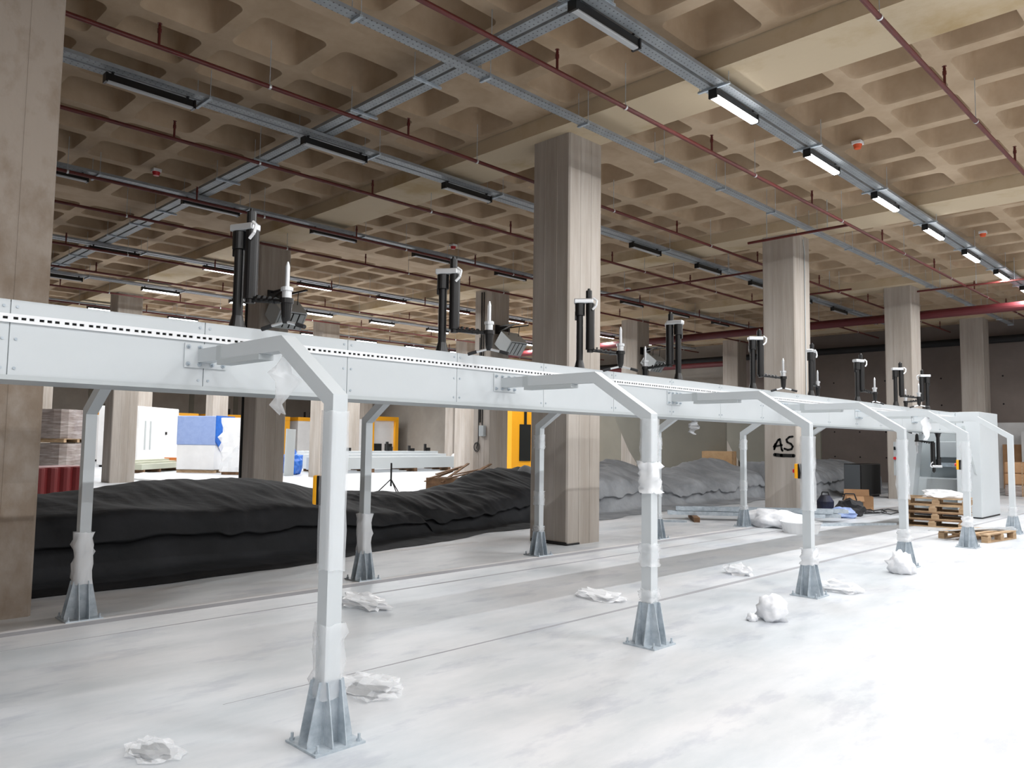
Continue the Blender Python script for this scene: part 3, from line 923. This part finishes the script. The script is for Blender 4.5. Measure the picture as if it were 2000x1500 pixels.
def blob(name, label, cat, loc, size, seed, m, amp=0.35, sub=3, freq=2.2):
    import bmesh
    bm = bmesh.new()
    bmesh.ops.create_icosphere(bm, subdivisions=sub, radius=1)
    for v in bm.verts:
        p = v.co * freq + Vector((seed * 3.7, seed, 0))
        d = 1 + noise.noise(p) * amp + abs(noise.noise(p * 2.3)) * amp * .8
        v.co *= d
        v.co.x *= size[0]
        v.co.y *= size[1]
        v.co.z = max(0, v.co.z * .9 + .55) * size[2]
    me = bpy.data.meshes.new(name)
    bm.to_mesh(me)
    bm.free()
    me.materials.append(M[m])
    if m == 'bubble':
        for p in me.polygons:
            p.use_smooth = True
    o = inst(name, me, None, loc)
    return tag(o, label, cat) if cat else o
t = thing('tool_bag', 'dark tool bag on the floor right of the graffiti column', 'bag', (-7.15, 18.35, 0), 0.5)
bg = blob('bag_body', '', '', (0, 0, 0), (0.3, 0.24, 0.26), 5, 'rubber')
bg.parent = t
MB().path([(-0.15, 0, 0.35), (-0.1, 0, 0.5), (0.1, 0, 0.5), (0.15, 0, 0.35)], 0.015).build('strap', M['rubber'], t)
t = thing('blue_canister', 'blue vacuum canister left of the dark tool bag', 'canister', (-7.55, 17.95, 0))
MB().tube((0, 0, 0.0), (0, 0, 0.32), 0.17, 0.19, n=20).build('drum', M['navy'], t)
MB().tube((0, 0, 0.32), (0, 0, 0.46), 0.19, 0.10, n=20).build('lid', M['navy'], t)
MB().path([(-0.09, 0, 0.44), (-.07, 0, .53), (.07, 0, .53), (.09, 0, .44)], 0.014).build('handle', M['rubber'], t)
blob('plastic_bag', 'pale blue plastic bag beside the tool bag', 'bag', (-7.05, 17.7, 0), (0.26, 0.16, 0.15), 8, 'paleblue')
cable = []
rnd = random.Random(3)
for i in range(40):
    a = i * 0.55
    cable.append((-7.6 + 0.022 * i + 0.32 * math.cos(a) + rnd.uniform(-.08, .08), 19.0 + 0.02 * i + 0.55 * math.sin(a), 0.02 + 0.02 * (i % 3)))
simple('black_cable', 'tangled black cable on the floor by the cardboard box', 'cable', MB().path(cable, 0.012, 5), 'rubber')
t = thing('cardboard_box', 'small open cardboard box on the floor beyond the steel stack', 'box', (-7.7, 20.3, 0), math.radians(30))
for s in (-1, 1):
    MB().box(-0.32, 0.32, s * 0.2 - .006, s * 0.2 + .006, 0, 0.34).build('side', M['card'], t)
    MB().box(s * 0.32 - .006, s * 0.32 + .006, -0.2, 0.2, 0, 0.34).build('side', M['card'], t)
fpl = MB().box(-0.3, 0.3, 0, 0.16, 0, 0.006).build('flap', M['card'], t)
fpl.location = (0, 0.2, 0.34); fpl.rotation_euler = (math.radians(75), 0, 0)
fpl = MB().box(-0.3, 0.1, -0.16, 0, 0, 0.006).build('flap', M['card'], t)
fpl.location = (0, -0.2, 0.34); fpl.rotation_euler = (math.radians(50), 0, 0)
t = thing('black_cabinet', 'low black metal cabinet beside the grey tarpaulin and booth', 'cabinet', (-9.5, 25.45, 0), 0)
MB().box(-0.25, 0.25, -0.85, 0.85, 0.06, 1.05).build('body', M['black'], t, bevel=.01)
MB().box(-0.24, 0.24, -0.856, -0.851, 0.08, 1.03).build('side_panel', mat('dark grey panel', srgb(74, 78, 82), .5), t)
MB().box(0.251, 0.26, -0.8, 0.8, 0.09, 1.02).build('door', M['blackmatt'], t)
MB().box(-0.22, 0.22, -0.8, 0.8, 0, 0.06).build('plinth', M['rubber'], t)

# ------------------------------------------------------------------ pallets
PB = MB().box(-0.6, 0.6, -0.05, 0.05, 0, 0.022).mesh('board', M['wood'])
PBo = MB().box(-0.6, 0.6, -0.05, 0.05, 0, 0.022).mesh('board', M['oldwood'])
PS = MB().box(-0.05, 0.05, -0.4, 0.4, 0, 0.022).mesh('cross_board', M['wood'])
PK = MB().box(-0.07, 0.07, -0.05, 0.05, 0, 0.078).mesh('block', M['wood'])
def pallet(label, loc, rz, old=False, group=None):
    t = thing('pallet', label, 'pallet', loc, rz, group)
    for y in (-0.35, 0, 0.35):
        inst('board', PB, t, (0, y, 0))
        for x in (-0.53, 0, 0.53):
            inst('block', PK, t, (x, y, 0.022))
    for x in (-0.53, 0, 0.53):
        inst('cross_board', PS, t, (x, 0, 0.10))
    for q in range(5):
        inst('board', PBo if old else PB, t, (0, -0.35 + 0.175 * q, 0.122))
    return t
PR = math.radians(8)
for q, lab in enumerate(['pallet at the bottom of the stack in front of the booth', 'pallet second from the bottom of the stack before the booth', 'pallet second from the top of the stack before the booth', 'topmost pallet of the stack in front of the booth']):
    pallet(lab, (-5.12 + .03 * (q % 2), 17.55 + .03 * q, 0.144 * q), PR + math.radians(3 * (q % 2)), old=q < 2)
pallet('pallet lying nearest, between the fifth and sixth supports, loaded with metal strips', (-3.9, 15.7, 0), math.radians(82))
for q in range(6):
    o = simple('metal_strip', 'bright metal strip across the nearest pallet, %s from its left end' % ORD[q], 'metal strip', MB().bar((-0.75, 0, 0), (0.75, 0, 0.0), 0.05, 0.012), 'alu', group='metal strips on the pallet')
    o.location = (-4.0 + 0.05 * q, 15.45 + 0.07 * q, 0.152 + 0.013 * (q % 3))
    o.rotation_euler = (0, 0, math.radians(55 + 9 * (q % 3)))
blob('film_heap', 'crumpled clear film on top of the pallet stack', 'plastic film', (-4.95, 17.5, 0.576), (0.35, 0.22, 0.1), 21, 'filmthick', .6)

# ------------------------------------------------------------------ white booth at the end of the beam
bt = thing('coating_booth', 'white sheet metal booth at the far end of the beam', 'booth', (-5.75, 20.03, 0))
YB = 1.6
MB().prism([(0.39, 0.03), (0.88, 0.03), (0.88, 2.42), (0.39, 2.42)], 'y', 0, YB).build('right_side_box', M['steelwhite'], bt, bevel=.006)
MB().prism([(-0.9, 0.03), (-0.62, 0.03), (-0.40, 1.95), (-0.9, 1.95)], 'y', 0, 0.35).build('left_wing', M['steelwhite'], bt, bevel=.004)
MB().box(-0.9, -0.86, 0.351, YB, 0.03, 2.42).build('left_side_panel', M['steelwhite'], bt)
MB().box(-0.9, 0.389, -0.0, 0.3, 1.99, 2.42).build('top_box', M['steelwhite'], bt, bevel=.004)
MB().box(-0.86, 0.389, YB - 0.05, YB, 0.03, 1.99).build('back_panel', M['steelgrey'], bt)
MB().box(-0.5, 0.3, YB - 0.3, YB - 0.051, 1.35, 1.75).build('inner_hood', M['steelwhite'], bt, bevel=.02)
MB().box(-0.55, 0.35, YB - 0.35, YB - 0.051, 1.12, 1.22).build('inner_rail', M['galv'], bt)
MB().box(-0.86, 0.389, 0.36, YB - 0.05, 0.03, 0.85).build('inner_sill', M['steelgrey'], bt)
MB().prism([(0.52, 2.1), (0.58, 2.1), (0.80, 1.0), (0.77, 1.0)], 'y', -0.02, -0.001).build('front_fin', M['steelgrey'], bt)
MB().box(-0.9, 0.88, 0.02, YB - .02, 0, 0.03).build('plinth', M['rubber'], bt)
cp = MB().box(-0.985, -0.901, 0.0, 0.3, 0.9, 1.72).build('control_panel', M['steelgrey'], bt, bevel=.005)
MB().box(-0.975, -0.915, -0.012, -0.001, 1.52, 1.6).build('display', M['glass'], cp)
MB().tube((-0.945, -0.001, 1.32), (-0.945, -0.04, 1.32), 0.035, n=14).build('stop_button', M['estopred'], cp)

# brown board and bales by the low white wall
simple('brown_board', 'brown board leaning on the low wall right of the booth', 'board', MB().box(-7.9, -7.2, 35.75, 35.95, 0, 1.75), 'card')
simple('grey_cabinet', 'plain grey cabinet standing against the low white wall at the right edge', 'cabinet', MB().box(-7.1, -5.4, 34.95, 35.95, 0, 2.25), 'wallwhite', bevel=.01)
for q in range(3):
    t = thing('wrapped_bale', 'wrapped brown bale at the right edge, %s from the floor' % ['lowest', 'second', 'topmost'][q], 'bale', (-5.9, 31.0, 0.38 * q))
    MB().box(-0.8, 0.8, -0.6, 0.6, 0, 0.375).build('bale', M['card'] if q else M['greywrap'], t, bevel=.05)
    MB().box(-0.3, -0.26, -0.605, 0.605, 0.0, 0.378).build('band', M['wood'], t)

# ------------------------------------------------------------------ film and foam scraps on the floor
scraps = [
 ('heap of clear film on the floor right of the nearest support post', (-6.35, 4.42, 0), (0.30, 0.14, 0.07), 11, 'filmthick'),
 ('clear film spilling beside the foot of the nearest support', (-4.2, 2.98, 0), (0.22, 0.17, 0.06), 12, 'film'),
 ('heap of white film on the floor left of the second support', (-5.05, 6.42, 0), (0.27, 0.12, 0.06), 13, 'filmthick'),
 ('white foam lump with a pointed top on the open floor', (-3.38, 6.84, 0), (0.12, 0.10, 0.15), 14, 'bubble'),
 ('small white foam piece left of the pointed foam lump', (-3.5, 6.68, 0), (0.045, 0.04, 0.045), 15, 'bubble'),
 ('small heap of white film left of the third support', (-4.85, 8.92, 0), (0.17, 0.11, 0.08), 16, 'filmthick'),
 ('flat scrap of white film right of the foot of the third support', (-3.55, 8.75, 0), (0.22, 0.13, 0.07), 17, 'filmthick'),
 ('pointed white foam scrap before the foot of the fourth support', (-3.5, 10.6, 0), (0.14, 0.14, 0.17), 18, 'bubble'),
 ('large heap of white foam wrap by the steel stack', (-7.15, 14.6, 0), (0.5, 0.36, 0.22), 19, 'bubble'),
 ('ring of clear film on the floor at the bottom left', (-4.13, 1.62, 0), (0.17, 0.1, 0.03), 20, 'film')]
for lab, loc, sz, sd, m in scraps:
    blob('film_scrap', lab, 'plastic film' if 'film' in m else 'foam', loc, sz, sd, m, 0.5, 3, 3.0)
t = thing('white_tub', 'shallow white plastic tub left of the third support post', 'tub', (-6.35, 14.0, 0), 0.7)
tub = MB()
for (r0, z0, r1, z1) in ((0.30, 0, 0.36, 0.2),):
    tub.tube((0, 0, z0), (0, 0, z1), r0, r1, n=24, caps=False).tube((0, 0, z1), (0, 0, z0 + .02), r1 - .02, r0 - .02, n=24, caps=False)
    tub.tube((0, 0, 0), (0, 0, 0.02), r0 - .01, n=24)
tub.build('body', M['whiteplastic'], t)
MB().tube((0, 0, 0.19), (0, 0, 0.205), 0.375, n=24, caps=False).build('rim', M['whiteplastic'], t)
simple('grey_pipe_end', 'short pale blue plastic pipe lying behind the middle column', 'pipe', MB().tube((-9.3, 10.55, 0.09), (-8.76, 10.9, 0.09), 0.085, n=18), 'paleblue')

# ------------------------------------------------------------------ far left background
t = thing('dark_red_bundle', 'dark red corrugated sheets beneath the grey wrapped pallets', 'sheet stack', (-23.2, 6.4, 0), math.radians(35))
for q in range(5):
    MB().tube((0.02, -0.9 + q * 0.45, 0), (0.02, -0.9 + q * 0.45, 0.74), 0.16, n=12).build('corrugation', M['maroon'], t)
MB().box(-0.9, 0.06, -1.1, 1.1, 0, 0.76).build('bundle', M['maroon'], t)
for q, lab in enumerate(['lower grey film-wrapped pallet load at far left', 'upper grey film-wrapped pallet load at far left']):
    z = 1.32 * q
    t = thing('wrapped_pallet', lab, 'pallet load', (-34.4, 9.2, z), math.radians(42))
    b = MB()
    n, rows = 28, 8
    vs, fs = [], []
    rr = random.Random(q)
    for r in range(rows):
        for i in range(n):
            a = 2 * math.pi * i / n
            c, s_ = math.cos(a), math.sin(a)
            k = 0.95 / (abs(c) ** 6 + abs(s_) ** 6) ** (1 / 6) * (1 + .02 * rr.uniform(-1, 1))
            vs.append((c * k, s_ * k, 0.15 + 1.13 * r / (rows - 1)))
    for r in range(rows - 1):
        for i in range(n):
            fs.append((r * n + i, r * n + (i + 1) % n, (r + 1) * n + (i + 1) % n, (r + 1) * n + i))
    fs.append(tuple((rows - 1) * n + i for i in range(n)))
    b.add(vs, fs).build('wrapped_load', M['greywrap'], t, smooth=False)
    for y in (-0.85, 0, 0.85):
        MB().box(-0.9, 0.9, y - .08, y + .08, 0, 0.12).build('pallet_runner', M['wood'], t)
    MB().box(-0.92, 0.92, -0.92, 0.92, 0.12, 0.149).build('pallet_deck', M['wood'], t)
def navy():
    vs, fs = [], []
    nx, ny = 24, 24
    for i in range(nx + 1):
        for j in range(ny + 1):
            u, v = i / nx * 2 - 1, j / ny * 2 - 1
            e = max(0, 1 - u * u) * max(0, 1 - v * v)
            vs.append((u * 1.3, v * 2.4, 0.01 + .34 * e ** .5 * (0.7 + .6 * noise.noise(Vector((u * 4, v * 6, 2))))))
    for i in range(nx):
        for j in range(ny):
            a = i * (ny + 1) + j
            fs.append((a, a + 1, a + ny + 2, a + ny + 1))
    o = MB().add(vs, fs).build('folded_tarpaulin', M['navy'])
    o.location = (-22.5, 9.6, 0)
    o.rotation_euler = (0, 0, math.radians(30))
    tag(o, 'heap of folded navy tarpaulin behind the black tarpaulin', 'tarpaulin')
navy()
simple('white_board', 'large white board lying flat on the floor behind the black tarpaulin', 'board', MB().prism([(-27.3, 11.1), (-29.2, 14.3), (-34.5, 12.6), (-31.0, 10.4)], 'z', 0, 0.07), 'slabwhite')
t = thing('wrapped_machine', 'white wrapped machine cabinet left of the blue wrapped pallet', 'machine', (-42.9, 16.4, 0), math.radians(40))
MB().box(-2.2, 0, -2.0, 2.0, 0.1, 3.15).build('cabinet', M['whitewrap'], t, bevel=.05)
for y in (-1.45, -0.95):
    MB().box(0.0, 0.02, y, y + 0.12, 0.9, 2.4).build('vent_strip', M['steelgrey'], t)
MB().box(0, 0.06, 0.6, 0.7, 1.7, 1.85).build('latch', M['black'], t)
MB().box(-2.1, -0.1, -1.9, 1.9, 0, 0.1).build('plinth', M['rubber'], t)
t = thing('green_beam_stack', 'stack of pale green steel beams on the floor before the white wrapped machine', 'steel stack', (-36.5, 13.6, 0), math.radians(-48))
for q in range(3):
    MB().box(-2.2, 1.6, -0.5 + .34 * q, -0.2 + .34 * q, 0.15, 0.55 - .08 * q).build('steel_beam', M['greenish'], t)
MB().box(-2.35, -2.2, -0.45, 0.45, 0.1, 0.6).build('end_board', M['strap'], t)
for x in (-1.8, 0, 1.4):
    MB().box(x - .06, x + .06, -0.5, 0.5, 0, 0.15).build('bearer', M['oldwood'], t)
t = thing('blue_wrapped_pallet', 'tall pallet load wrapped in pale blue and bright blue film', 'pallet load', (-35.2, 15.6, 0), math.radians(38))
MB().box(-0.9, 0.9, -0.95, 0.75, 0.14, 1.25).build('lower_load', M['whitewrap'], t, bevel=.03)
MB().box(-0.92, 0.92, -0.97, 0.5, 1.251, 2.55).build('pale_blue_cover', M['paleblue'], t, bevel=.03)
MB().prism([(-0.97, 2.57), (0.75, 2.57), (0.6, 1.9), (0.1, 0.98), (-0.4, 0.95), (-0.97, 1.4)], 'x', 0.921, 0.96).build('blue_film', M['blue'], t)
MB().box(0.6, 0.86, 0.76, 1.0, 0.0, 1.3).build('corner_post', M['greenish'], t)
for y in (-0.8, -0.3, 0.2, 0.65):
    MB().box(-0.9, 0.9, y - .09, y + .09, 0, 0.13).build('pallet_runner', M['wood'], t)
t = thing('film_wrapped_pallet', 'tall pallet load under shiny clear film right of the blue one', 'pallet load', (-32.4, 16.1, 0), math.radians(38))
wrapb = wrap_mesh(0.13, 2.45, 0.75, 55, .12, 12, 28)
o = wrapb.build('film_cover', M['filmthick'], t)
MB().box(-0.7, 0.7, -0.7, 0.7, 0.13, 2.4).build('load', M['whitewrap'], t, bevel=.03)
for y in (-0.6, 0, 0.6):
    MB().box(-0.72, 0.72, y - .08, y + .08, 0, 0.13).build('pallet_runner', M['oldwood'], t)

def big_machine(label, y0, y1, x=-52.5, h=3.2, door=True):
    t = thing('machining_centre', label, 'machine', (x, y0, 0))
    Lm = y1 - y0
    MB().box(-3.2, 0, 0, Lm, 0.12, h - 0.28).build('enclosure', M['whitewrap'], t, bevel=.03)
    MB().box(-3.22, 0.03, -0.02, Lm + .02, h - 0.279, h).build('orange_band', M['orange'], t)
    MB().box(-3.1, -0.1, 0.1, Lm - .1, 0, 0.12).build('plinth', M['rubber'], t)
    if door:
        MB().box(0.001, 0.05, Lm - 1.0, Lm, 0.12, h - 0.29).build('orange_door_frame', M['orange'], t)
        pn = MB().box(0.001, 0.06, Lm - 1.75, Lm - 1.05, 1.05, 2.35).build('control_window', M['glass'], t)
        MB().tube((0.06, Lm - 1.35, 1.3), (0.1, Lm - 1.35, 1.3), 0.16, n=14).build('dial', M['steelgrey'], pn)
        for q in range(3):
            MB().box(-0.6, -0.4, 0.8 + q * .5, 0.86 + q * .5, h, h + 0.42).build('top_rail', M['black'], t)
    return t
big_machine('white machine with an orange band behind the wrapped machine, far left', 16.0, 22.6)
big_machine('white machine with an orange band between the far columns', 23.2, 29.5)
big_machine('white machine with orange band and black control window, centre left', 30.2, 38.0 - 2.0)
t = thing('orange_frame_machine', 'orange framed machine with two dark windows, left of the cable column', 'machine', (-47.5, 34.4, 0), 0)
MB().box(-2, 0, -1.2, 1.2, 0.15, 3.1).build('body', M['whitewrap'], t)
for y in (-1.25, 0.95):
    MB().box(0.001, 0.2, y, y + 0.3, 0.15, 3.0).build('frame_post', M['orange'], t)
MB().box(0.001, 0.2, -1.25, 1.25, 3.001, 3.3).build('frame_head', M['orange'], t)
MB().box(0.001, 0.5, -1.25, 1.25, 0.0, 0.14).build('frame_foot', M['orange'], t)
for y in (-0.8, 0.15):
    MB().box(0.001, 0.05, y, y + 0.65, 0.6, 1.3).build('dark_window', M['glass'], t)
t = thing('orange_machine_column', 'tall orange machine column with a dark window, left of the middle column', 'machine', (-23.6, 23.9, 0), math.radians(0))
MB().box(-1.6, 0, -0.05, 1.35, 0.0, 3.3).build('body', M['orange'], t, bevel=.02)
MB().box(0.001, 0.03, 0.42, 1.12, 0.75, 2.35).build('window', M['glass'], t)
MB().box(0.001, 0.03, 0.7, 0.85, 2.351, 3.0).build('slot', M['glass'], t)
MB().box(-2.6, -1.61, 0.2, 1.2, 0, 2.9).build('cabinet', M['whitewrap'], t)

# long grey beams in front of the distant machines
for q in range(3):
    t = thing('long_grey_beam', ['nearest', 'middle', 'farthest'][q] + ' of the three long grey beams before the distant machines', 'steel beam', (-31.5 - 1.3 * q, 18.8 + .5 * q, 0), math.radians(4))
    MB().box(-0.3, 0.3, 0, 9.0, 0.18, 0.75 + .12 * q).build('beam', M['steelgrey'] if q == 0 else M['steelwhite'], t, bevel=.01)
    for y in (0.5, 3.4, 6.2, 8.6):
        MB().box(-0.3, 0.3, y - .1, y + .1, 0, 0.18).build('bearer', M['oldwood'], t)
    if q == 2:
        for y in (0.6, 1.4, 2.6, 5.4, 7.0, 8.2):
            hh = 0.3 + 0.25 * ((y * 7) % 1)
            MB().box(-0.05, 0.05, y, y + 0.12, 0.99, 0.99 + hh).box(-0.05, 0.05, y + .15, y + .42, 0.99, 1.02 + hh * .4).build('clamp', M['black'], t)
for q, (dy, h, tilt, lab) in enumerate(((0, 2.0, 2, 'upright grey steel panel left of the nearest support, leftmost of the leaning ones'), (0.9, 1.85, 9, 'grey steel panel leaning beside the nearest support, middle one'), (1.2, 1.85, 11, 'grey steel panel leaning beside the nearest support, rightmost one'))):
    o = simple('leaning_sheet', lab, 'panel', MB().box(-0.03, 0.03, -0.28 if q == 0 else -.1, 0.28 if q == 0 else .1, 0, h), 'steelgrey')
    o.location = (-30.2 + .3 * q, 17.0 + dy, 0)
    o.rotation_euler = (math.radians(-tilt), 0, math.radians(20))
blob('blue_heap', 'blue covered heap behind the leaning grey sheets', 'heap', (-31.3, 17.75, 0), (0.42, 0.42, 0.75), 31, 'blue', .4)
blob('white_bag', 'white bag heap left of the pale far column', 'bag', (-32.0, 28.6, 0), (0.6, 0.6, 0.75), 33, 'whitewrap', .4)
t = thing('timber_heap', 'heap of dark broken pallet timber before the cable column', 'timber', (-18.6, 16.4, 0), math.radians(20))
for q in range(9):
    MB().bar((-0.9 + .2 * q, -0.5, 0.3 + .12 * (q % 3)), (-0.5 + .2 * q, 0.5, 0.6 + .09 * (q % 4)), 0.12, 0.03).build('plank', M['oldwood'], t)
MB().box(-0.9, 0.9, -0.45, 0.45, 0, 0.42).build('bottom_pallet', M['oldwood'], t)
t = thing('stand', 'thin black tripod stand behind the grey tarpaulin', 'stand', (-17.8, 13.2, 0))
MB().tube((0, 0, 0.3), (0, 0, 0.95), 0.025).build('pole', M['black'], t)
for a in (0, 120, 240):
    MB().tube((0, 0, 0.5), (0.5 * math.cos(math.radians(a)), 0.5 * math.sin(math.radians(a)), 0.01), 0.015).build('leg', M['black'], t)
